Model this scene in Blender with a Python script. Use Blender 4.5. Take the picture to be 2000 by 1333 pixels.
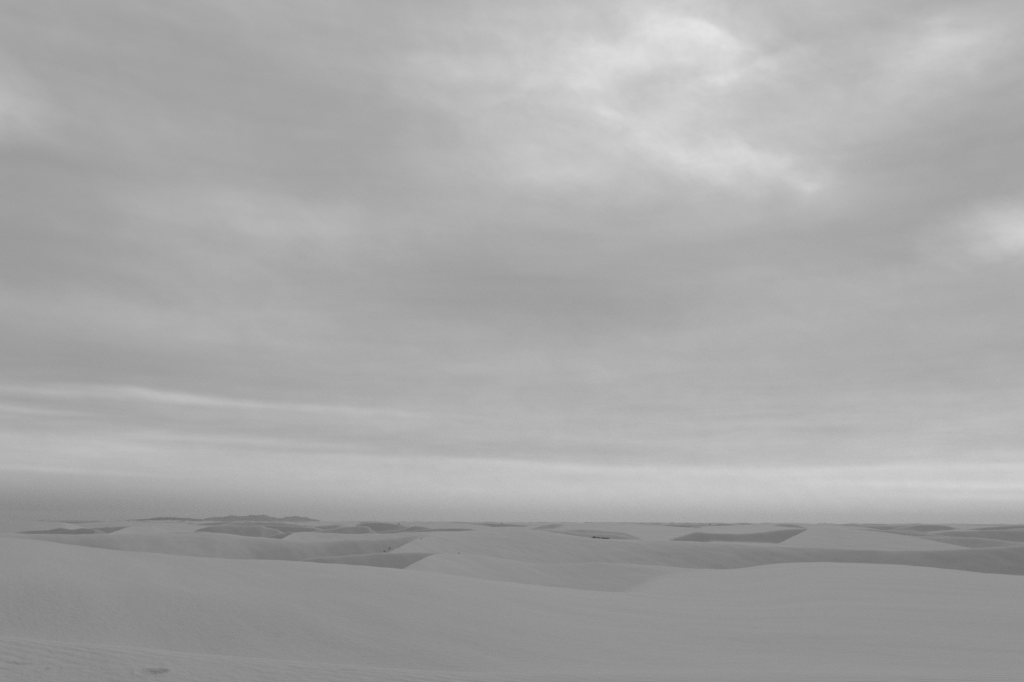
import bpy, bmesh, math, random
import numpy as np
from mathutils import Matrix, Vector

# ------------------------------------------------------------------ camera
W0, H0 = 2000.0, 1333.0
LENS = 28.0
F = LENS / 36.0 * W0                       # focal length in photo pixels
EYE = 1.7
LEVEL_Y = 1018.0                           # eye-level line in the photo at mid width
PITCH = math.atan((LEVEL_Y - H0 / 2) / F)
ROLL = math.radians(0.23)

scene = bpy.context.scene
col = scene.collection
for o in list(bpy.data.objects):
    bpy.data.objects.remove(o)

cam_d = bpy.data.cameras.new('camera')
cam_d.lens = LENS
cam_d.sensor_width = 36.0
cam_d.clip_start = 0.1
cam_d.clip_end = 200000.0
cam = bpy.data.objects.new('camera', cam_d)
col.objects.link(cam)
CAM_R = Matrix.Rotation(math.radians(90) + PITCH, 3, 'X') @ Matrix.Rotation(ROLL, 3, 'Z')
cam.matrix_world = Matrix.Translation((0, 0, EYE)) @ CAM_R.to_4x4()
scene.camera = cam


def px(x, y):
    """photo pixel -> unit direction in the world"""
    v = CAM_R @ Vector(((x - W0 / 2) / F, (H0 / 2 - y) / F, -1.0))
    return v.normalized()


def azel(x, y):
    v = px(x, y)
    return math.atan2(v.x, v.y), v.z / math.hypot(v.x, v.y)


# ------------------------------------------------------------------ render settings, exposure
scene.render.engine = 'CYCLES'
scene.cycles.use_denoising = False
scene.cycles.adaptive_threshold = 0.008
scene.cycles.max_bounces = 6
scene.cycles.diffuse_bounces = 3
scene.cycles.volume_bounces = 0
scene.view_settings.view_transform = 'Standard'
scene.view_settings.look = 'None'
scene.view_settings.exposure = 0.0
scene.view_settings.gamma = 1.0

# ------------------------------------------------------------------ sun (veiled by the overcast)
sun_dir = px(1300, 130)
SUN_EL = math.asin(sun_dir.z)
SUN_AZ = math.atan2(sun_dir.x, sun_dir.y)
sun_l = bpy.data.lights.new('sun', 'SUN')
sun_l.energy = 1.2
sun_l.angle = math.radians(12)
sun_l.color = (1.0, 1.0, 1.0)
sun = bpy.data.objects.new('sun', sun_l)
col.objects.link(sun)
sun.rotation_euler = (-sun_dir).to_track_quat('-Z', 'Y').to_euler()
sun.location = (0, 0, 60)

# ------------------------------------------------------------------ world: overcast monochrome sky
world = bpy.data.worlds.new('World')
scene.world = world
world.use_nodes = True
world.cycles.sampling_method = 'MANUAL'
world.cycles.sample_map_resolution = 256
nt = world.node_tree
nt.nodes.clear()
N = nt.nodes
L = nt.links.new
STRENGTH = 0.1


def mth(op, a, b=None, c=None, clamp=False, tree=None):
    n = (tree or nt).nodes.new('ShaderNodeMath')
    n.operation = op
    n.use_clamp = clamp
    for i, v in enumerate((a, b, c)):
        if v is None:
            continue
        if isinstance(v, (int, float)):
            n.inputs[i].default_value = v
        else:
            (tree or nt).links.new(v, n.inputs[i])
    return n.outputs[0]


out = N.new('ShaderNodeOutputWorld')
bg = N.new('ShaderNodeBackground')
bg.inputs['Strength'].default_value = STRENGTH
L(bg.outputs[0], out.inputs['Surface'])
tc = N.new('ShaderNodeTexCoord')
sep = N.new('ShaderNodeSeparateXYZ')
L(tc.outputs['Generated'], sep.inputs[0])
dx, dy, dz = sep.outputs
DEG = 180 / math.pi
azd = mth('MULTIPLY', mth('ARCTAN2', dx, dy), DEG)
eld = mth('MULTIPLY', mth('ARCSINE', dz), DEG)

# cloud-layer coordinates: the view ray met with a flat deck overhead
zc = mth('ADD', mth('MAXIMUM', dz, 0.0), 0.13)
cx = mth('DIVIDE', dx, zc)
cy = mth('DIVIDE', dy, zc)
comb = N.new('ShaderNodeCombineXYZ')
L(cx, comb.inputs[0]); L(cy, comb.inputs[1])
deck = comb.outputs[0]
comb2 = N.new('ShaderNodeCombineXYZ')
L(mth('MULTIPLY', azd, 0.030), comb2.inputs[0]); L(mth('MULTIPLY', eld, 0.20), comb2.inputs[1])
strk = comb2.outputs[0]


def noise(vec, scale, detail=5, rough=0.55, dist=0.0, loc=(0, 0, 0), rot=0.0, sc=(1, 1, 1), color=False):
    mp = N.new('ShaderNodeMapping')
    mp.vector_type = 'TEXTURE'
    mp.inputs['Location'].default_value = loc
    mp.inputs['Rotation'].default_value = (0, 0, rot)
    mp.inputs['Scale'].default_value = sc
    L(vec, mp.inputs['Vector'])
    n = N.new('ShaderNodeTexNoise')
    n.inputs['Scale'].default_value = scale
    n.inputs['Detail'].default_value = detail
    n.inputs['Roughness'].default_value = rough
    n.inputs['Distortion'].default_value = dist
    L(mp.outputs[0], n.inputs['Vector'])
    return n.outputs['Color'] if color else n.outputs['Fac']


# domain warp so that no cloud keeps a clean outline
w1 = noise(deck, 1.1, 4, 0.55, 0.3, loc=(3.1, 7.7, 0))
w2 = noise(deck, 1.3, 4, 0.55, 0.3, loc=(11.3, 2.2, 0))
el_fade = mth('DIVIDE', mth('MAXIMUM', eld, 0.0), 14.0, clamp=True)       # little warp near the horizon
waz = mth('ADD', azd, mth('MULTIPLY', mth('SUBTRACT', w1, 0.5), mth('ADD', mth('MULTIPLY', el_fade, 3.0), 2.0)))
wel = mth('ADD', eld, mth('MULTIPLY', mth('SUBTRACT', w2, 0.5), mth('MULTIPLY', mth('MULTIPLY', el_fade, el_fade), 2.2)))
comb4 = N.new('ShaderNodeCombineXYZ')
L(mth('MULTIPLY', azd, 0.1), comb4.inputs[0]); L(mth('MULTIPLY', eld, 0.1), comb4.inputs[1])
ang = comb4.outputs[0]
w3 = noise(ang, 3.0, 5, 0.6, 0.4, loc=(1.3, 4.1, 0), rot=-0.35, sc=(2.2, 1, 1))
w4 = noise(ang, 3.4, 5, 0.6, 0.4, loc=(7.7, 0.6, 0), rot=-0.35, sc=(2.2, 1, 1))
waz = mth('ADD', waz, mth('MULTIPLY', mth('SUBTRACT', w3, 0.5), mth('MULTIPLY', el_fade, 6.0)))
wel = mth('ADD', wel, mth('MULTIPLY', mth('SUBTRACT', w4, 0.5), mth('MULTIPLY', mth('MULTIPLY', el_fade, mth('MULTIPLY', el_fade, el_fade)), 3.0)))
comb3 = N.new('ShaderNodeCombineXYZ')
L(waz, comb3.inputs[0]); L(wel, comb3.inputs[1])
sky_uv = comb3.outputs[0]

# mean brightness by height above the horizon (display grey)
ELS = [-90, -1, 0.0, 0.7, 1.6, 2.8, 4.2, 5.6, 7.2, 9.5, 13, 17, 23, 30, 37, 50, 90]
GRS = [140, 140, 152, 163, 177, 186, 184, 178, 174, 170, 167, 166, 166, 167, 169, 172, 172]
ramp = N.new('ShaderNodeFloatCurve')
cv = ramp.mapping.curves[0]
pts = [((e + 90) / 180.0, g / 255.0) for e, g in zip(ELS, GRS)]
cv.points[0].location = pts[0]
cv.points[1].location = pts[-1]
for p in pts[1:-1]:
    cv.points.new(*p)
ramp.mapping.update()
L(mth('DIVIDE', mth('ADD', eld, 90.0), 180.0), ramp.inputs['Value'])
grey = ramp.outputs[0]

# cloud masses: (photo x, y, half-width, half-height, tilt, brightness in grey levels)
PXD = F * math.pi / 180.0
CLOUDS = [
    (1330, 130, 620, 330, 0, 26), (1210, 112, 190, 50, -4, 18), (1320, 60, 190, 80, 25, 10), (1350, 50, 190, 55, 22, 14),
    (1440, 150, 260, 60, -8, 10), (1260, 265, 230, 75, 28, 10), (1470, 335, 250, 50, 12, 15),
    (1590, 340, 60, 22, -15, 6), (1530, 345, 50, 20, 20, 7), (1500, 315, 60, 20, 10, 9), (1420, 300, 70, 25, 30, 10), (1320, 305, 90, 35, 15, 7), (1180, 225, 60, 20, 20, 8), (1395, 60, 70, 25, 30, 10), (1500, 130, 150, 18, -8, 9), (1380, 160, 90, 22, 5, 10), (1850, 90, 50, 35, 0, 8), (1000, 200, 300, 200, 0, 8), (1010, 335, 260, 60, 6, 6),
    (1850, 95, 160, 80, -10, 14), (2045, 435, 200, 60, 0, 36), (-40, 205, 130, 90, 0, 17),
    (150, 330, 420, 80, 4, -11), (40, 480, 330, 150, 0, -15), (560, 470, 420, 120, 5, 9),
    (980, 570, 640, 110, 2, -13), (1700, 470, 300, 50, 0, -5), (1250, 470, 520, 90, 0, -7), (60, 712, 560, 85, 2, -13), (500, 735, 420, 60, 4, -7),
    (1880, 330, 300, 130, 0, -10), (640, 280, 430, 160, 0, -8), (900, 150, 300, 70, -6, 8),
    (1570, 60, 160, 80, 40, -14), (1255, 175, 110, 55, -10, -8), (1420, 205, 200, 50, 0, -7), (430, 80, 500, 130, 0, -5),
    (1780, 40, 300, 70, 0, -6), (1600, 480, 420, 70, 0, -4), (230, 600, 400, 50, 0, 6),
    (1500, 600, 400, 70, 0, 5), (1750, 720, 500, 70, 0, -3), (1250, 700, 500, 60, 0, 3),
    # long low bands above the horizon
    (90, 767, 220, 9, 1, 9), (210, 769, 200, 14, 1, 8), (330, 777, 170, 14, 2, 11), (420, 786, 300, 9, 3, 7), (640, 798, 420, 10, 2.5, 8),
    (20, 799, 200, 7, 1, 12), (50, 783, 220, 8, 1, -7), (260, 824, 640, 28, 2, -9), (20, 832, 260, 14, 3, -8),
    (500, 862, 300, 12, 1, 7), (560, 876, 420, 11, 1, -6), (900, 868, 480, 26, 2, -6),
    (1250, 895, 620, 26, 1.5, -7), (1350, 920, 780, 15, 1.8, 9), (1000, 905, 260, 9, 3, 7), (1850, 913, 260, 9, 1, 8),
    (1850, 930, 420, 12, 1, -5), (1900, 948, 360, 10, 2, 9), (1960, 972, 260, 8, 1.5, 7),
    (100, 918, 240, 8, 1.5, 8), (160, 935, 500, 40, 1, -4), (1480, 827, 300, 10, 1, 5), (1900, 800, 300, 60, 0, 5),
    (-80, 1010, 1000, 100, 0, -22), (-150, 985, 520, 70, 0, -10), (2050, 990, 1600, 100, 0, 26), (1950, 60, 420, 200, 0, 7),
    (2100, 880, 700, 90, 0, 6),
]
for (x, y, rx, ry, rot, amp) in CLOUDS:
    v = px(x, y)
    a = math.degrees(math.atan2(v.x, v.y)); e = math.degrees(math.asin(v.z))
    mp = N.new('ShaderNodeMapping')
    mp.vector_type = 'TEXTURE'
    mp.inputs['Location'].default_value = (a, e, 0)
    mp.inputs['Rotation'].default_value = (0, 0, math.radians(-rot))
    mp.inputs['Scale'].default_value = (rx / PXD, ry / PXD, 1)
    L(sky_uv, mp.inputs['Vector'])
    ln = N.new('ShaderNodeVectorMath'); ln.operation = 'LENGTH'
    L(mp.outputs[0], ln.inputs[0])
    mr = N.new('ShaderNodeMapRange'); mr.interpolation_type = 'SMOOTHSTEP'
    mr.inputs['From Min'].default_value = 0.0
    mr.inputs['From Max'].default_value = 1.15
    mr.inputs['To Min'].default_value = amp / 255.0
    mr.inputs['To Max'].default_value = 0.0
    L(ln.outputs['Value'], mr.inputs['Value'])
    grey = mth('ADD', grey, mr.outputs[0])

# cloud texture all round the sky
t1 = noise(ang, 1.1, 4, 0.5, 0.4, loc=(5.3, 1.7, 0), rot=-0.03, sc=(3.6, 1, 1))
t2 = noise(ang, 4.2, 7, 0.58, 0.5, loc=(2.3, 9.1, 0), rot=-0.2, sc=(1.7, 1, 1))
t3 = noise(strk, 1.6, 5, 0.5, 0.3, loc=(0.4, 0.2, 0), sc=(1, 0.8, 1))
up = mth('DIVIDE', mth('MAXIMUM', eld, 0.0), 10.0, clamp=True)
wisp = mth('MULTIPLY', mth('SUBTRACT', grey, 0.60), 3.2, clamp=True)     # thin bright cloud shows more texture
grey = mth('ADD', grey, mth('MULTIPLY', mth('SUBTRACT', t1, 0.5), mth('MULTIPLY', up, 0.085)))
grey = mth('ADD', grey, mth('MULTIPLY', mth('SUBTRACT', t2, 0.5), mth('MULTIPLY', up, mth('ADD', mth('MULTIPLY', wisp, 0.23), 0.015))))
low = mth('DIVIDE', mth('MAXIMUM', mth('SUBTRACT', eld, 1.5), 0.0), 3.0, clamp=True)
grey = mth('ADD', grey, mth('MULTIPLY', mth('SUBTRACT', t3, 0.5), mth('MULTIPLY', low, 0.075)))
t4 = noise(ang, 11.0, 6, 0.6, 0.4, loc=(4.4, 3.3, 0), rot=-0.3, sc=(1.5, 1, 1))
grey = mth('ADD', grey, mth('MULTIPLY', mth('SUBTRACT', t4, 0.5), mth('MULTIPLY', wisp, 0.09)))
t5 = noise(strk, 6.5, 7, 0.62, 0.5, loc=(0.9, 0.1, 0), rot=-0.06, sc=(1.3, 1, 1))      # ragged low streaks
band = mth('MULTIPLY', low, mth('SUBTRACT', 1.0, mth('DIVIDE', eld, 13.0), clamp=True))
grey = mth('ADD', grey, mth('MULTIPLY', mth('SUBTRACT', t5, 0.5), mth('MULTIPLY', band, 0.16)))
grey = mth('MAXIMUM', grey, 0.3)
cloud_lin = mth('DIVIDE', mth('POWER', grey, 2.2), STRENGTH)

nish = N.new('ShaderNodeTexSky')
nish.sky_type = 'NISHITA'
nish.sun_disc = False
nish.sun_elevation = SUN_EL
nish.sun_rotation = SUN_AZ
nish.dust_density = 3.0
bw = N.new('ShaderNodeRGBToBW')
L(nish.outputs[0], bw.inputs[0])
cover = 0.985                                                           # overcast: the deck hides nearly all blue sky
skyv = mth('ADD', mth('MULTIPLY', bw.outputs[0], 1 - cover), mth('MULTIPLY', cloud_lin, cover))
L(skyv, bg.inputs['Color'])


# ------------------------------------------------------------------ materials
def new_mat(name):
    m = bpy.data.materials.new(name)
    m.use_nodes = True
    t = m.node_tree
    b = t.nodes['Principled BSDF']
    return m, t, b


def sand_material():
    m, t, b = new_mat('white_gypsum_sand')
    b.inputs['Roughness'].default_value = 0.95
    b.inputs['Specular IOR Level'].default_value = 0.15
    geo = t.nodes.new('ShaderNodeNewGeometry')

    def nz(scale, sc=(1, 1, 1), rot=0.0, detail=4, rough=0.55, dist=0.0):
        mp = t.nodes.new('ShaderNodeMapping')
        mp.vector_type = 'TEXTURE'
        mp.inputs['Rotation'].default_value = (0, 0, rot)
        mp.inputs['Scale'].default_value = sc
        t.links.new(geo.outputs['Position'], mp.inputs['Vector'])
        n = t.nodes.new('ShaderNodeTexNoise')
        n.inputs['Scale'].default_value = scale
        n.inputs['Detail'].default_value = detail
        n.inputs['Roughness'].default_value = rough
        n.inputs['Distortion'].default_value = dist
        t.links.new(mp.outputs[0], n.inputs['Vector'])
        return n.outputs['Fac'], mp.outputs[0]

    M_ = lambda op, a, c=None, clamp=False: mth(op, a, c, clamp=clamp, tree=t)
    big, _ = nz(0.035, detail=4)                           # damp / crusted patches
    strip, _ = nz(0.5, sc=(6, 1.0, 1), rot=-1.08, detail=5)   # wind streaks
    fine, _ = nz(7.0, sc=(1.6, 1, 1), rot=-1.0, detail=5)
    alb = M_('ADD', 0.415, M_('MULTIPLY', M_('SUBTRACT', big, 0.5), 0.05))
    alb = M_('ADD', alb, M_('MULTIPLY', M_('SUBTRACT', strip, 0.5), 0.045))
    alb = M_('ADD', alb, M_('MULTIPLY', M_('SUBTRACT', fine, 0.5), 0.06))
    t.links.new(alb, b.inputs['Base Color'])
    # wind ripples, strongest on the near crest
    warp, mpv = nz(0.35, rot=-0.5, detail=3)
    sp = t.nodes.new('ShaderNodeSeparateXYZ')
    t.links.new(mpv, sp.inputs[0])
    ph = M_('ADD', M_('MULTIPLY', sp.outputs[1], 2 * math.pi / 0.20), M_('MULTIPLY', warp, 16.0))
    rip = M_('SINE', ph)
    patch, _ = nz(0.28, sc=(1.6, 1, 1), rot=-0.5, detail=2)
    patch = M_('MULTIPLY', M_('SUBTRACT', patch, 0.38), 5.0, True)
    dist = t.nodes.new('ShaderNodeVectorMath'); dist.operation = 'LENGTH'
    t.links.new(geo.outputs['Position'], dist.inputs[0])
    nearf = M_('SUBTRACT', 1.0, M_('DIVIDE', dist.outputs['Value'], 19.0), True)
    h = M_('MULTIPLY', M_('MULTIPLY', rip, 0.012), M_('MULTIPLY', patch, nearf))
    grain, _ = nz(9.0, sc=(1.5, 1, 1), rot=-0.9, detail=5, rough=0.65)
    nearg = M_('SUBTRACT', 1.0, M_('DIVIDE', dist.outputs['Value'], 140.0), True)
    h = M_('ADD', h, M_('MULTIPLY', M_('MULTIPLY', grain, 0.035), nearg))
    lumps, _ = nz(1.1, sc=(3.5, 1, 1), rot=-1.0, detail=4, rough=0.6)
    h = M_('ADD', h, M_('MULTIPLY', M_('MULTIPLY', lumps, 0.06), M_('SUBTRACT', 1.0, M_('DIVIDE', dist.outputs['Value'], 500.0), True)))
    bp = t.nodes.new('ShaderNodeBump')
    bp.inputs['Strength'].default_value = 0.8
    bp.inputs['Distance'].default_value = 1.0
    t.links.new(h, bp.inputs['Height'])
    t.links.new(bp.outputs[0], b.inputs['Normal'])
    return m


def rock_material():
    m, t, b = new_mat('bare_mountain_rock')
    b.inputs['Roughness'].default_value = 0.95
    geo = t.nodes.new('ShaderNodeNewGeometry')
    n = t.nodes.new('ShaderNodeTexNoise')
    n.inputs['Scale'].default_value = 0.004
    n.inputs['Detail'].default_value = 6
    t.links.new(geo.outputs['Position'], n.inputs['Vector'])
    a = mth('ADD', 0.03, mth('MULTIPLY', n.outputs['Fac'], 0.07, tree=t), tree=t)
    t.links.new(a, b.inputs['Base Color'])
    return m


def plant_material(name, lo, hi):
    m, t, b = new_mat(name)
    b.inputs['Roughness'].default_value = 0.8
    geo = t.nodes.new('ShaderNodeNewGeometry')
    n = t.nodes.new('ShaderNodeTexNoise')
    n.inputs['Scale'].default_value = 6.0
    n.inputs['Detail'].default_value = 3
    t.links.new(geo.outputs['Position'], n.inputs['Vector'])
    a = mth('ADD', lo, mth('MULTIPLY', n.outputs['Fac'], hi - lo, tree=t), tree=t)
    t.links.new(a, b.inputs['Base Color'])
    return m


SAND = sand_material()
ROCK = rock_material()
LEAF = plant_material('dry_shrub_leaves', 0.03, 0.09)
WOOD = plant_material('shrub_wood', 0.05, 0.12)


# ------------------------------------------------------------------ terrain
def pchip(x, y, xq):
    """monotone cubic interpolation, constant outside"""
    x = np.asarray(x, float); y = np.asarray(y, float)
    h = np.diff(x); d = np.diff(y) / h
    m = np.zeros_like(y)
    if len(x) > 2:
        for i in range(1, len(x) - 1):
            if d[i - 1] * d[i] > 0:
                w1_, w2_ = 2 * h[i] + h[i - 1], h[i] + 2 * h[i - 1]
                m[i] = (w1_ + w2_) / (w1_ / d[i - 1] + w2_ / d[i])
    m[0], m[-1] = d[0], d[-1]
    xc = np.clip(xq, x[0], x[-1])
    k = np.clip(np.searchsorted(x, xc) - 1, 0, len(x) - 2)
    s = (xc - x[k]) / h[k]
    return ((1 + 2 * s) * (1 - s) ** 2 * y[k] + s * (1 - s) ** 2 * h[k] * m[k]
            + s * s * (3 - 2 * s) * y[k + 1] + s * s * (s - 1) * h[k] * m[k + 1])


rng = np.random.RandomState(7)
PERM = rng.permutation(512)
GRAD = rng.uniform(0, 2 * math.pi, 512)


def perlin(x, y):
    xi = np.floor(x).astype(int); yi = np.floor(y).astype(int)
    xf = x - xi; yf = y - yi
    u = xf * xf * xf * (xf * (xf * 6 - 15) + 10); v = yf * yf * yf * (yf * (yf * 6 - 15) + 10)

    def g(ix, iy, fx, fy):
        a = GRAD[PERM[(ix + PERM[iy & 511]) & 511]]
        return np.cos(a) * fx + np.sin(a) * fy
    a = g(xi, yi, xf, yf); b = g(xi + 1, yi, xf - 1, yf)
    c = g(xi, yi + 1, xf, yf - 1); d = g(xi + 1, yi + 1, xf - 1, yf - 1)
    return (a * (1 - u) + b * u) * (1 - v) + (c * (1 - u) + d * u) * v


def fbm(x, y, o=4):
    s = 0; a = 1.0
    for i in range(o):
        s = s + a * perlin(x + 17.3 * i, y - 9.1 * i)
        x = x * 2.03; y = y * 2.03; a *= 0.5
    return s


# sample directions: fine across the view, coarse all round behind
VIEW = math.radians(38)
AZ = np.concatenate([np.linspace(-math.pi, -VIEW, 46)[:-1], np.linspace(-VIEW, VIEW, 880), np.linspace(VIEW, math.pi, 46)[1:-1]])
near = 1 / np.linspace(1 / 6.5, 1 / 75.0, 280)
RD = np.concatenate([np.linspace(0.4, 6.2, 14), near,
                     np.geomspace(75, 520, 720)[1:], np.geomspace(520, 2800, 400)[1:], np.geomspace(2800, 34000, 44)[1:]])
AA, DD = np.meshgrid(AZ, RD, indexing='ij')            # columns x rows
XX = np.sin(AA) * DD; YY = np.cos(AA) * DD
nc, nr = AA.shape
BASE = EYE - 11.0
Z = BASE + 0.8 * fbm(XX / 90, YY / 90, 3) + 0.5 * fbm(XX / 400, YY / 400, 3)


def smax(a, b, k):
    h = np.maximum(k - np.abs(a - b), 0) / k
    return np.maximum(a, b) + h * h * k * 0.25


# --- the foreground dune the camera stands on: rows of knots (distance, height under the eye) per photo column
def knots(x, rows):
    r = [(0.3, -1.70), (3.5, -1.70)]
    for d, y, is_z in rows:
        r.append((d, y if is_z else azel(x, y)[1] * d))
    return azel(x, 1150)[0], r


FG = [
    knots(-500, [(12, 1245, 0), (17, 1238, 0), (24, 1110, 0), (50, 1028, 0), (75, -2.6, 1), (110, -6, 1), (140, -10, 1)]),
    knots(0, [(11, 1252, 0), (19, 1248, 0), (25, 1128, 0), (48, 1050, 0), (75, -4.6, 1), (105, -8.5, 1), (140, -11, 1)]),
    knots(200, [(10.2, 1268, 0), (18.5, 1262, 0), (25.5, 1142, 0), (50, 1074, 0), (75, -6.0, 1), (105, -9, 1), (140, -11, 1)]),
    knots(400, [(9.3, 1288, 0), (18.5, 1276, 0), (27, 1155, 0), (52, 1089.5, 0), (76, -7, 1), (105, -9.5, 1), (140, -11, 1)]),
    knots(600, [(8.8, 1304, 0), (17.5, 1284, 0), (28, 1166, 0), (54, 1098, 0), (78, -7.6, 1), (105, -9.5, 1), (140, -11, 1)]),
    knots(785, [(8.3, 1320, 0), (16, 1296, 0), (26, 1180, 0), (55, 1112, 0), (78, -8, 1), (105, -9.5, 1), (140, -11, 1)]),
    knots(1000, [(8, 1332, 0), (14.8, 1301, 0), (27, 1192, 0), (55, 1138, 0), (78, -8, 1), (105, -9, 1), (140, -11, 1)]),
    knots(1180, [(8, 1335, 0), (14, 1304, 0), (28, 1205, 0), (55, 1156, 0), (78, -7.4, 1), (105, -8.5, 1), (140, -11, 1)]),
    knots(1300, [(8, 1335, 0), (14, 1304, 0), (28, 1208, 0), (55, 1160, 0), (80, 1138, 0), (103, -6.4, 1), (140, -11, 1)]),
    knots(1450, [(8, 1335, 0), (14, 1302, 0), (28, 1206, 0), (55, 1158, 0), (80, 1130, 0), (103, 1113, 0), (140, -11, 1)]),
    knots(1620, [(8, 1336, 0), (14, 1300, 0), (28, 1196, 0), (55, 1136, 0), (80, 1111, 0), (103, 1102, 0), (140, -11, 1)]),
    knots(1800, [(8, 1336, 0), (14, 1300, 0), (28, 1194, 0), (55, 1137, 0), (78, 1117, 0), (98, 1110, 0), (135, -11, 1)]),
    knots(2000, [(8, 1336, 0), (14, 1301, 0), (28, 1200, 0), (55, 1147, 0), (74, 1132, 0), (88, 1127, 0), (125, -11, 1)]),
    knots(2500, [(8, 1336, 0), (14, 1300, 0), (28, 1205, 0), (55, 1150, 0), (72, 1140, 0), (85, 1137, 0), (120, -11, 1)]),
]
fg_az = [math.radians(-90)] + [k[0] for k in FG] + [math.radians(100)]
fg_rows = [FG[0][1]] + [k[1] for k in FG] + [FG[-1][1]]
nk = len(fg_rows[0])
KD = np.array([pchip(fg_az, [math.log(r[i][0]) for r in fg_rows], AZ) for i in range(nk)])
KZ = np.array([pchip(fg_az, [r[i][1] for r in fg_rows], AZ) for i in range(nk)])
lr = np.log(RD)
n_fg = np.searchsorted(RD, 150)
Zf = np.full_like(Z, -100.0)
for j in range(nc):
    Zf[j, :n_fg] = EYE + pchip(KD[:, j], KZ[:, j], lr[:n_fg])
back = np.abs(AA) > math.radians(75)                    # behind the viewer: a plain dune back
Zf = np.where((DD < 150) & back, EYE - 1.7 - 0.0009 * np.maximum(DD - 4, 0) ** 1.9, Zf)
# gentle wind-worked swells on the near dune
UU = XX * 0.46 - YY * 0.89; VV = XX * 0.89 + YY * 0.46
sw = 0.09 * fbm(UU / 18, VV / 4.5, 3) + 0.018 * fbm(UU / 4.5, VV / 1.3, 3)
Zf = Zf + sw * np.clip((DD - 5) / 12, 0.15, 1.0) * np.clip((150 - DD) / 60, 0, 1)
Z = smax(Z, Zf, 0.6)


# --- dunes further out: each a crest line (photo x, y, distance), slope of the face towards the viewer, rounding, slope behind
def dune(pts_, front, rnd=1.5, back_=9.0, k=0.35, end=0.45, wob=0.0):
    global Z
    a = []; zc_ = []; dc = []
    for p in pts_:
        az_, te = azel(p[0], p[1])
        a.append(az_); dc.append(p[2]); zc_.append(EYE + te * p[2])
    dmid = float(np.mean(dc))
    ext = 40.0 / dmid
    c0 = np.searchsorted(AZ, a[0] - ext); c1 = np.searchsorted(AZ, a[-1] + ext)
    az = AZ[c0:c1]
    if len(az) < 2:
        return
    D = pchip(a, dc, az); zz = pchip(a, zc_, az)
    over = np.maximum(np.maximum(a[0] - az, az - a[-1]), 0) * dmid
    zz = zz - end * (np.sqrt(over * over + 4) - 2)
    if isinstance(front, (int, float)):
        tf = np.full(len(az), math.tan(math.radians(front)))
    else:
        tf = np.tan(np.radians(pchip([azel(q[0], 1060)[0] for q in front], [q[1] for q in front], az)))
    hgt = 16.0
    rmax = rnd if isinstance(rnd, (int, float)) else max(q[1] for q in rnd)
    r0 = np.searchsorted(RD, max(dmid * 0.25, min(dc) - hgt / tf.min() - 3 * rmax)); r1 = np.searchsorted(RD, max(dc) + hgt / math.tan(math.radians(back_)) + 3 * rmax + 10)
    d = RD[None, r0:r1]
    if wob:
        D = D + wob * fbm(az * dmid / 18.0, az * 0 + dmid, 2)
    if not isinstance(rnd, (int, float)):
        rnd = pchip([azel(q[0], 1060)[0] for q in rnd], [q[1] for q in rnd], az)[:, None]
    r = D[:, None] - d
    slope = np.where(r > 0, tf[:, None], math.tan(math.radians(back_)))
    prof = slope * (np.sqrt(r * r + rnd * rnd) - rnd)
    Z[c0:c1, r0:r1] = smax(Z[c0:c1, r0:r1], zz[:, None] - prof, k)


# mid dune right of centre, its sharp left edge cutting across the dark face
dune([(775, 1122, 82), (786, 1112.5, 84), (815, 1097, 90), (838, 1086, 97), (852, 1081.5, 103), (880, 1082, 105), (920, 1085, 106), (990, 1092, 106),
      (1060, 1100.5, 106), (1110, 1101.5, 106), (1150, 1101, 106), (1230, 1103, 106), (1300, 1105.5, 106), (1360, 1110, 106), (1410, 1112, 106),
      (1450, 1110.5, 105), (1500, 1105, 104), (1560, 1101.5, 103), (1640, 1100, 102), (1750, 1103, 101), (1800, 1107.5, 99), (1850, 1115, 96),
      (1900, 1118.5, 94), (2000, 1125.5, 90), (2300, 1140, 86)], front=[(780, 3.0), (880, 4), (1000, 7), (1150, 9), (1290, 6), (1400, 2.0), (2200, 2.0)], rnd=0.8, back_=26, k=0.25)
# small dark slip face behind the near dune
dune([(575, 1099, 130), (600, 1091.5, 129), (650, 1087, 127), (720, 1083, 126), (800, 1080.5, 124), (850, 1080, 123), (910, 1084, 121), (960, 1092, 120)],
     front=27, rnd=0.8, back_=12, wob=0.6)
# broad dune at left: lit back, dark foot deepening to the right
dune([(-300, 1038, 190), (-60, 1040, 190), (60, 1043, 188), (130, 1044, 186), (250, 1043, 184), (360, 1042, 182), (420, 1042, 180), (480, 1047, 178), (540, 1053, 175),
      (575, 1055.5, 173), (640, 1056, 172), (700, 1053.5, 171), (760, 1052, 173), (825, 1044.5, 181), (836, 1044, 184), (846, 1048, 188)],
     front=[(0, 12), (60, 21), (160, 20), (230, 14), (300, 13), (400, 17), (450, 22), (520, 30), (620, 31), (830, 29)],
     rnd=[(0, 8), (100, 7), (260, 10), (420, 12), (520, 11), (600, 8), (680, 3), (830, 1.2)], back_=7)
# long dune across the middle to the right edge
dune([(742, 1086, 148), (757, 1080, 150), (782, 1069, 158), (800, 1060, 168), (820, 1050, 180), (838, 1043, 192), (862, 1040, 200), (920, 1036.5, 206), (985, 1035.5, 208),
      (1030, 1034.5, 210), (1085, 1041, 210), (1130, 1048, 208), (1160, 1051.5, 206), (1200, 1054, 205), (1300, 1056, 204), (1400, 1060, 202), (1500, 1065.5, 198),
      (1600, 1069.5, 194), (1680, 1073.5, 190), (1760, 1075, 188), (1820, 1074.5, 187), (1880, 1072.5, 187), (1950, 1069.5, 188), (2010, 1066, 190), (2300, 1060, 195)],
     front=[(760, 4.5), (860, 7), (1060, 11), (1250, 15), (1420, 22), (1550, 27), (1680, 29), (2200, 29)], rnd=[(760, 1.5), (880, 9), (1100, 9), (1350, 7), (1550, 4), (1700, 1.5), (2200, 1.2)], back_=8)
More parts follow.
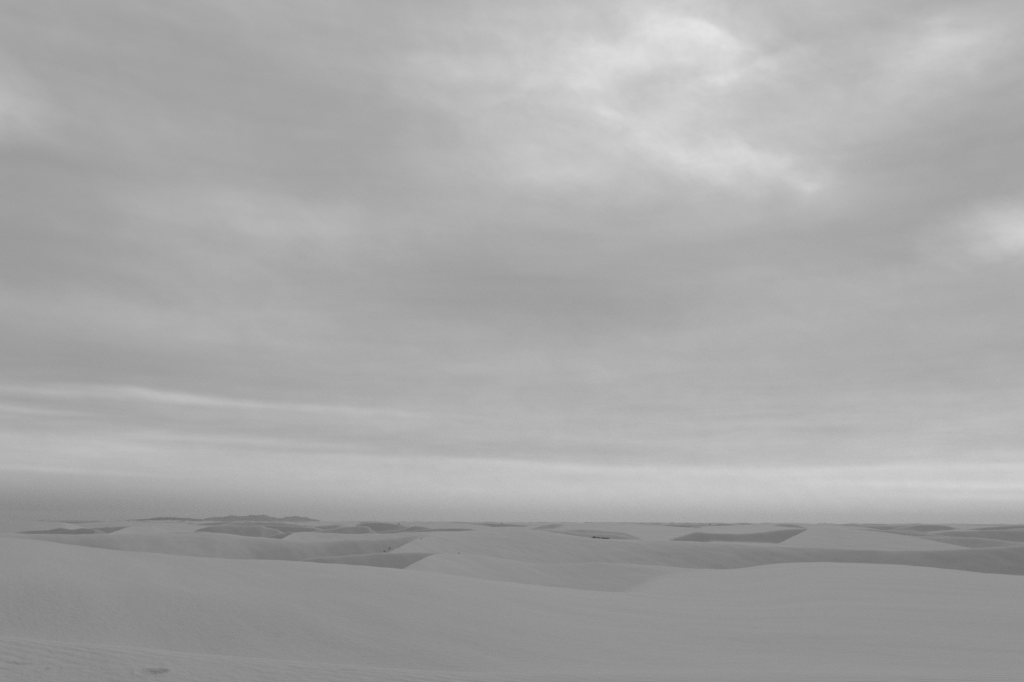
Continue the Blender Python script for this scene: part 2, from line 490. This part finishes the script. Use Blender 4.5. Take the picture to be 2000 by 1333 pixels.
# second row, right half
dune([(1500, 1072, 236), (1516, 1065, 240), (1545, 1050, 262), (1566, 1040, 285), (1585, 1032, 305), (1610, 1030.5, 312), (1650, 1033, 314), (1700, 1037.5, 312), (1750, 1043.5, 306),
      (1800, 1052, 296), (1850, 1062, 282), (1890, 1071, 268)], front=[(1500, 3.4), (1580, 4), (1700, 5), (1850, 5)], rnd=1.0, back_=24)
dune([(1275, 1061, 300), (1300, 1056, 305), (1325, 1049, 312), (1346, 1042, 318), (1356, 1039, 321), (1366, 1038.6, 324), (1376, 1040, 327), (1392, 1041.8, 330), (1430, 1042.8, 332), (1460, 1042, 332), (1500, 1038, 334),
      (1540, 1034.5, 336), (1580, 1032.5, 338), (1605, 1032, 340)], front=29, rnd=0.8, back_=6, wob=0.5)
dune([(1140, 1052, 330), (1175, 1044, 345), (1215, 1038, 365), (1260, 1036, 380), (1320, 1036, 384), (1352, 1036, 386), (1366, 1040, 384)], front=4.0, rnd=2.0, back_=14)
dune([(1358, 1038, 400), (1372, 1030, 420), (1400, 1027.3, 430), (1450, 1026.5, 440), (1500, 1027.5, 440), (1560, 1031, 440)], front=3.0, rnd=2, back_=14)
dune([(1240, 1036, 450), (1262, 1033, 452), (1276, 1031, 454), (1302, 1031, 456), (1340, 1031.5, 458), (1362, 1028, 460), (1390, 1028, 462), (1410, 1031, 462)], front=27, rnd=1, back_=8)
dune([(1005, 1033, 262), (1040, 1033.5, 264), (1080, 1035.5, 266), (1120, 1040, 268), (1160, 1042, 270), (1200, 1043.5, 272), (1216, 1046, 272)], front=25, rnd=1.5, back_=7, wob=1)
dune([(1060, 1038, 320), (1100, 1036, 322), (1150, 1034, 324), (1185, 1037, 326), (1215, 1040, 326)], front=22, rnd=1.5, back_=7, wob=1)
dune([(1048, 1030, 420), (1062, 1026, 424), (1080, 1023.5, 428), (1095, 1024, 430), (1110, 1029, 430)], front=26, rnd=1.5, back_=8)
dune([(1630, 1033, 372), (1660, 1033.2, 374), (1710, 1035, 374), (1760, 1038.5, 374), (1810, 1043, 372), (1850, 1048, 370), (1900, 1054, 366)], front=29, rnd=1.2, back_=6)
dune([(1735, 1046, 338), (1760, 1045.5, 338), (1800, 1047.5, 338), (1850, 1049, 336), (1900, 1050.5, 334), (1950, 1055, 328), (2000, 1062, 320), (2060, 1068, 312)], front=[(1735, 14), (1800, 20), (1850, 24), (1950, 28), (2050, 28)], rnd=1.2, back_=7)
dune([(1790, 1046, 390), (1830, 1040, 394), (1870, 1036.5, 396), (1920, 1036, 398), (1970, 1035.5, 400), (2040, 1034, 402), (2200, 1040, 402)], front=28, rnd=1.2, back_=7, wob=1)
dune([(1880, 1034, 540), (1920, 1031, 545), (1945, 1027.5, 550), (1968, 1025, 552), (1990, 1025.5, 555), (2030, 1029, 555)], front=8, rnd=3, back_=12)
dune([(1860, 1033, 620), (1885, 1029, 622), (1915, 1028, 624), (1940, 1030, 624)], front=24, rnd=1.5, back_=9)
# second row, left half
dune([(92, 1043.5, 242), (105, 1040.5, 238), (125, 1037, 235), (150, 1033.5, 231), (165, 1031.5, 228), (182, 1034, 224)], front=33, rnd=0.25, back_=7, k=0.1)
dune([(140, 1043, 276), (160, 1036, 273), (180, 1032.5, 270), (210, 1030, 268), (252, 1028.3, 265), (268, 1031, 262)], front=32, rnd=0.3, back_=6, k=0.1)
dune([(196, 1046, 205), (206, 1043, 208), (226, 1037, 224), (245, 1031, 244), (262, 1028.6, 256), (300, 1029, 262), (330, 1033, 264), (370, 1037, 262)], front=3.4, rnd=1, back_=20)
dune([(55, 1036, 318), (75, 1036.3, 314), (100, 1034.5, 309), (122, 1031.5, 304), (135, 1034, 300)], front=32, rnd=0.3, back_=8, k=0.1)
dune([(80, 1026, 520), (92, 1021.5, 524), (110, 1021.2, 526), (125, 1024, 528)], front=25, rnd=1.0, back_=8)
dune([(375, 1040, 304), (392, 1032.5, 302), (415, 1028, 300), (440, 1026.5, 299), (480, 1027, 297), (510, 1027.8, 295), (522, 1031, 294), (540, 1034, 292), (552, 1040, 290)], front=28, rnd=1.0, back_=7, wob=0.6)
dune([(290, 1043, 240), (350, 1040, 242), (390, 1039, 244), (430, 1043, 244)], front=20, rnd=2, back_=6)
dune([(500, 1054, 229), (530, 1046, 228), (556, 1042, 227), (570, 1040, 226), (580, 1041, 226), (590, 1046, 225)], front=31, rnd=0.3, back_=8)
dune([(538, 1056, 196), (550, 1052.5, 198), (562, 1046.5, 208), (574, 1041, 222), (590, 1039.5, 230), (620, 1041, 234), (680, 1042.8, 236), (740, 1042.5, 236), (800, 1040.5, 236), (850, 1038, 238), (900, 1038.5, 240)], front=[(540, 9), (640, 8), (900, 8)], rnd=1.5, back_=16)
dune([(598, 1040, 340), (620, 1036.5, 337), (650, 1033, 335), (680, 1028.6, 332), (705, 1027.4, 330), (720, 1030, 327), (727, 1036, 325), (734, 1041, 322)], front=27, rnd=0.9, back_=7, wob=0.5)
dune([(715, 1041, 366), (735, 1039, 363), (765, 1036.5, 360), (795, 1031.5, 358), (812, 1028, 355), (832, 1030, 352)], front=29, rnd=0.4, back_=7, k=0.1)
dune([(790, 1038, 300), (820, 1035.5, 298), (850, 1032.5, 297), (890, 1032, 295), (915, 1033, 294), (935, 1036, 292)], front=31, rnd=0.4, back_=7, k=0.1)
dune([(800, 1028, 560), (820, 1022.5, 564), (850, 1021, 568), (862, 1023.5, 570)], front=22, rnd=1.2, back_=8)
dune([(930, 1026, 700), (960, 1023.3, 705), (1000, 1023.6, 710), (1012, 1026, 712)], front=26, rnd=1.0, back_=8)
dune([(705, 1024, 900), (720, 1020.5, 905), (740, 1019.5, 910), (748, 1022, 912)], front=26, rnd=1.0, back_=8)

# --- countless small dunes out to the skyline
rr = random.Random(21)
far = []
for i in range(1150):
    D0 = math.exp(rr.uniform(math.log(430), math.log(2700)))
    x0 = rr.uniform(-350, 2350)
    lvl = LEVEL_Y - 4 + 8 * x0 / 2000.0
    y0 = lvl + rr.uniform(0.9, 6.2) * F / D0
    wpx = rr.uniform(0.25, 1.0) ** 2 * 48 * F / D0
    far.append((D0, x0, y0, wpx))
for D0, x0, y0, wpx in sorted(far, reverse=True):
    lean = rr.uniform(-0.4, 0.4)
    dark = rr.random() < 0.6
    dip = rr.uniform(1.2, 3.5) * F / D0
    rake = rr.uniform(-0.9, 0.3)
    P = []
    for s in (-1, -0.6, -0.25, 0.1, 0.45, 0.75, 1):
        P.append((x0 + s * wpx, y0 + dip * (abs(s - lean) / (1 + abs(lean))) ** 2 + rr.uniform(-0.15, 0.15), D0 + rake * s * wpx * D0 / F))
    dune(P, front=rr.uniform(27, 33) if dark else rr.uniform(3, 6), rnd=0.4 if dark else 3.0, back_=rr.uniform(6, 10), k=0.2, end=0.3)

# --- uneven slopes on the middle dunes: slides, hummocks, ragged lips
rel = 0.22 * fbm(UU / 16, VV / 8, 3) + 0.07 * fbm(UU / 4.5, VV / 2.6, 2)
Z += rel * np.clip((DD - 75) / 30, 0, 1) * np.clip((900 - DD) / 400, 0, 1)

# --- a footprint-like hollow and a few scuffs in the near sand
def dent(x, y, d, rx, ry, depth, rot=0.0):
    global Z
    az_, te = azel(x, y)
    X0, Y0 = math.sin(az_) * d, math.cos(az_) * d
    u = (XX - X0) * math.cos(rot) + (YY - Y0) * math.sin(rot)
    v = -(XX - X0) * math.sin(rot) + (YY - Y0) * math.cos(rot)
    q = np.sqrt((u / rx) ** 2 + (v / ry) ** 2)
    Z -= depth * np.clip(1.25 - q, 0, 1) ** 0.8 * (q < 1.25)
    Z += 0.18 * depth * np.exp(-((q - 1.4) / 0.22) ** 2)


def ground_hit(x, y):
    """distance at which the ray of a photo pixel first meets the sand"""
    az_, te = azel(x, y)
    j = int(np.argmin(np.abs(AZ - az_)))
    below = np.nonzero(Z[j] >= EYE + te * RD)[0]
    return RD[below[0]]


dent(298, 1313, ground_hit(298, 1313), 0.115, 0.13, 0.045, 0.1)
dent(38, 1297, ground_hit(38, 1297), 0.15, 0.06, 0.014, -0.2)
dent(87, 1308, ground_hit(87, 1308), 0.03, 0.06, 0.02)
dent(1978, 1259, ground_hit(1978, 1259), 0.14, 0.10, 0.02, -0.1)
dent(680, 1309, ground_hit(680, 1309), 0.12, 0.05, 0.012, -0.1)
dent(1440, 1280, ground_hit(1440, 1280), 0.20, 0.06, 0.012, -0.2)

# earth curvature lowers the far plain below the eye-level line
Z = Z - DD * DD / (2 * 6.37e6)


def grid_mesh(name, X, Y, Z_, wrap, mat, centre=None):
    n, m = X.shape
    co = np.stack([X, Y, Z_], -1).reshape(-1, 3)
    cols = n if wrap else n - 1
    i = np.arange(cols)[:, None]; j = np.arange(m - 1)[None, :]
    i2 = (i + 1) % n
    f = np.stack([i * m + j, i * m + j + 1, i2 * m + j + 1, i2 * m + j], -1).reshape(-1, 4)
    loops = f.ravel(); sizes = np.full(len(f), 4)
    if centre is not None:
        cidx = len(co)
        co = np.vstack([co, centre])
        ii = np.arange(cols)
        tri = np.stack([np.full(cols, cidx), ii * m, ((ii + 1) % n) * m], -1)
        loops = np.concatenate([loops, tri.ravel()]); sizes = np.concatenate([sizes, np.full(cols, 3)])
    me = bpy.data.meshes.new(name)
    me.vertices.add(len(co)); me.vertices.foreach_set('co', co.ravel().astype(np.float32))
    me.loops.add(len(loops)); me.loops.foreach_set('vertex_index', loops.astype(np.int32))
    me.polygons.add(len(sizes))
    st = np.concatenate([[0], np.cumsum(sizes)[:-1]])
    me.polygons.foreach_set('loop_start', st.astype(np.int32))
    me.polygons.foreach_set('loop_total', sizes.astype(np.int32))
    me.polygons.foreach_set('use_smooth', np.ones(len(sizes), dtype=bool))
    me.materials.append(mat)
    me.update(calc_edges=True)
    me.validate()
    ob = bpy.data.objects.new(name, me)
    col.objects.link(ob)
    return ob


# winding: azimuth grows clockwise, so columns run right; flip for upward normals
sand = grid_mesh('sand_dunes', XX[::-1], YY[::-1], Z[::-1], True, SAND, centre=[[0, 0, EYE - 1.7]])
sand['kind'] = 'structure'
sand['label'] = 'pale rolling gypsum sand dunes with dark slip faces reaching to the horizon'


def sand_z(x, y):
    a = math.atan2(x, y); d = math.hypot(x, y)
    j = int(np.clip(np.searchsorted(AZ, a) - 1, 0, nc - 2)); k = int(np.clip(np.searchsorted(RD, d) - 1, 0, nr - 2))
    s = (a - AZ[j]) / (AZ[j + 1] - AZ[j]); t = (d - RD[k]) / (RD[k + 1] - RD[k])
    return ((Z[j, k] * (1 - s) + Z[j + 1, k] * s) * (1 - t) + (Z[j, k + 1] * (1 - s) + Z[j + 1, k + 1] * s) * t)


# ------------------------------------------------------------------ mountains on the horizon
def mountain(name, ridge, D0, depth, rough, label, seed):
    xs = np.array([p[0] for p in ridge]); ys = np.array([p[1] for p in ridge])
    a = np.array([azel(x, y)[0] for x, y in ridge]); te = np.array([azel(x, y)[1] for x, y in ridge])
    n = 420
    az = np.linspace(a[0], a[-1], n)
    zr = EYE + pchip(a, te, az) * D0
    s = az * D0
    foot = -D0 * D0 / (2 * 6.37e6) - 14
    hr = np.maximum(zr - foot, 0.5)
    hr = hr * (1 + rough * fbm(s / 260 + seed, s * 0 + seed, 4)) + rough * 170 * fbm(s / 110, s * 0 + 3.3, 3) * np.clip(hr / 120, 0, 1)
    u = np.linspace(-1, 1, 61)
    S, U = np.meshgrid(s, u, indexing='ij')
    H = np.repeat(hr[:, None], len(u), 1)
    prof = np.clip(1 - np.abs(U), 0, 1) ** 1.15
    gul = 1 + 0.55 * fbm(S / 420 + seed, U * 1.6 + seed, 5) * np.clip(np.abs(U) * 2.2, 0, 1)
    Zm = foot + H * np.clip(prof * gul, 0, 1.02)
    A = np.repeat(az[:, None], len(u), 1)
    R = D0 + U * depth
    ob = grid_mesh(name, (np.sin(A) * R)[::-1], (np.cos(A) * R)[::-1], Zm[::-1], False, ROCK)
    ob['kind'] = 'structure'
    ob['label'] = label
    return ob


mountain('hills', [(150, 1024), (185, 1020.6), (205, 1018.6), (228, 1017.8), (250, 1016.2), (270, 1015), (290, 1013.4), (305, 1011.6), (325, 1010.3), (342, 1010.8), (352, 1012.2),
                   (368, 1012.8), (378, 1013.8), (395, 1014.6), (415, 1015.2), (440, 1018), (480, 1022)], 20000, 900, 0.07,
         'low dark rounded hill on the left horizon beyond the dunes', 2.7)
mountain('mountains', [(370, 1024), (385, 1019), (396, 1015), (402, 1012.6), (416, 1011.4), (424, 1010.4), (432, 1010.6), (442, 1008.4), (452, 1007.2), (462, 1008), (474, 1008.8), (482, 1008),
                       (490, 1006.2), (500, 1006.6), (512, 1006.4), (522, 1007.2), (530, 1009.8), (537, 1010.6), (544, 1012.4), (551, 1011.6), (560, 1010.4), (572, 1009.6), (580, 1008.8),
                       (588, 1010), (598, 1011), (606, 1013.6), (616, 1015.4), (624, 1017), (632, 1020.2), (648, 1021.6), (662, 1024)], 25000, 1500, 0.13,
         'jagged dark mountain range on the left horizon beyond the dunes', 5.1)


# ------------------------------------------------------------------ shrubs
def shrub(x, d, width, height, label, group, seed, leaves=260, name='desert_shrub', dz=0.0):
    r = random.Random(seed)
    az_, te = azel(x, 1050)
    if d < 0:                              # negative: photo row of the shrub's foot
        d = ground_hit(x, -d)
        width *= d / F; height *= d / F
    X0, Y0 = math.sin(az_) * d, math.cos(az_) * d
    root = bpy.data.objects.new(name, None)
    root.empty_display_size = 0.2
    root.location = (X0, Y0, sand_z(X0, Y0) + dz)
    col.objects.link(root)
    bs = bmesh.new(); bl = bmesh.new()
    tips = []
    for i in range(11):
        a = r.uniform(0, 2 * math.pi); sp = r.uniform(0.25, 1.0) * width / 2; hh = height * r.uniform(0.6, 1.0)
        p0 = Vector((r.uniform(-0.12, 0.12) * width, r.uniform(-0.12, 0.12) * width, -0.08))
        p1 = Vector((math.cos(a) * sp * 0.55, math.sin(a) * sp * 0.55, hh * 0.55))
        p2 = Vector((math.cos(a) * sp, math.sin(a) * sp, hh * r.uniform(0.8, 1.0)))
        rad = 0.012 + 0.02 * height
        prev = None
        for p, w in ((p0, rad), (p1, rad * 0.6), (p2, rad * 0.2)):
            ring = [bs.verts.new(p + Vector((math.cos(t) * w, math.sin(t) * w, 0))) for t in (0, 2.094, 4.189)]
            if prev:
                for q in range(3):
                    bs.faces.new((prev[q], prev[(q + 1) % 3], ring[(q + 1) % 3], ring[q]))
            prev = ring
        tips += [p1, p2, (p1 + p2) / 2]
    lf = max(0.05, 0.12 * height)
    for i in range(leaves):
        c = r.choice(tips) + Vector((r.gauss(0, 0.13 * width), r.gauss(0, 0.13 * width), r.gauss(0, 0.13 * height)))
        c.z = max(c.z, 0.02)
        n = Vector((r.gauss(0, 1), r.gauss(0, 1), r.gauss(0, 1) + 0.3)).normalized()
        t = n.orthogonal().normalized(); b_ = n.cross(t)
        s = lf * r.uniform(0.6, 1.3)
        vs = [bl.verts.new(c + t * s), bl.verts.new(c + b_ * s * 0.4), bl.verts.new(c - t * s), bl.verts.new(c - b_ * s * 0.4)]
        bl.faces.new(vs)
    for nm, b, mt in (('stem', bs, WOOD), ('foliage', bl, LEAF)):
        me = bpy.data.meshes.new(nm); b.to_mesh(me); b.free(); me.materials.append(mt)
        o = bpy.data.objects.new(nm, me); o.parent = root; col.objects.link(o)
    root['label'] = label; root['category'] = 'shrub'
    if group:
        root['group'] = group
    return root


G1 = 'row of dark shrubs on the mid dune crest'
shrub(1158.5, 205.0, 1.4, 0.36, 'dark low shrub at the left end of the shrub row on the mid dune crest', G1, 1)
shrub(1163.5, 205.5, 1.4, 0.48, 'tallest dark shrub of the row on the mid dune crest, second from left', G1, 2)
shrub(1170.0, 205.0, 1.5, 0.40, 'middle dark shrub of the low row on the mid dune crest', G1, 3)
shrub(1176.5, 205.4, 1.4, 0.36, 'dark shrub second from the right in the row on the mid dune crest', G1, 4)
shrub(1187.0, 205.0, 1.0, 0.36, 'dark shrub standing apart at the right end of the crest row', G1, 5)
shrub(1182.0, 205.3, 1.3, 0.28, 'lowest dark shrub in the gap near the right end of the crest row', G1, 6)
G2 = 'lone shrubs dotted on the far dunes'
shrub(778, -1024.8, 2.4, 2.0, 'lone dark shrub on the far skyline dunes left of centre', G2, 11)
shrub(980.5, -1024.0, 2.2, 1.8, 'lone dark shrub on the far skyline almost at the centre', G2, 12)
shrub(1388, -1027.0, 2.4, 2.0, 'lone dark shrub on the far skyline right of centre', G2, 13)
G3 = 'small tufts at the foot of the dark dune face'
shrub(762, -1075, 2.4, 1.6, 'larger small tuft where the dark face meets the lit dune edge', G3, 21, 120)
shrub(752, -1079, 2.8, 1.2, 'flat small tuft left of the larger one under the dark face', G3, 22, 120)
shrub(823, -1053.5, 1.8, 1.4, 'tiny tuft high on the diagonal dune edge left of centre', G3, 23, 90)
shrub(897, -1082, 1.8, 1.3, 'tiny lone tuft above the crest right of the small dark face', G3, 24, 90)

# ------------------------------------------------------------------ haze over the whole basin
hm = bpy.data.materials.new('thin_desert_haze')
hm.use_nodes = True
hm.cycles.volume_sampling = 'DISTANCE'
ht = hm.node_tree
ht.nodes.clear()
ho = ht.nodes.new('ShaderNodeOutputMaterial')
hv = ht.nodes.new('ShaderNodeVolumePrincipled')
hv.inputs['Color'].default_value = (0.75, 0.75, 0.75, 1)
hv.inputs['Density'].default_value = 3.0e-5
hv.inputs['Anisotropy'].default_value = 0.45
ht.links.new(hv.outputs[0], ho.inputs['Volume'])
hb = bmesh.new()
bmesh.ops.create_cube(hb, size=1.0)
hz0, hz1 = float(Z.min()) - 40.0, 300.0
bmesh.ops.scale(hb, vec=(70000, 70000, hz1 - hz0), verts=hb.verts)
bmesh.ops.translate(hb, vec=(0, 0, (hz0 + hz1) / 2), verts=hb.verts)
hme = bpy.data.meshes.new('haze')
hb.to_mesh(hme); hb.free()
hme.materials.append(hm)
haze = bpy.data.objects.new('haze', hme)
haze['kind'] = 'stuff'
haze['label'] = 'thin pale haze over the dune basin'
col.objects.link(haze)
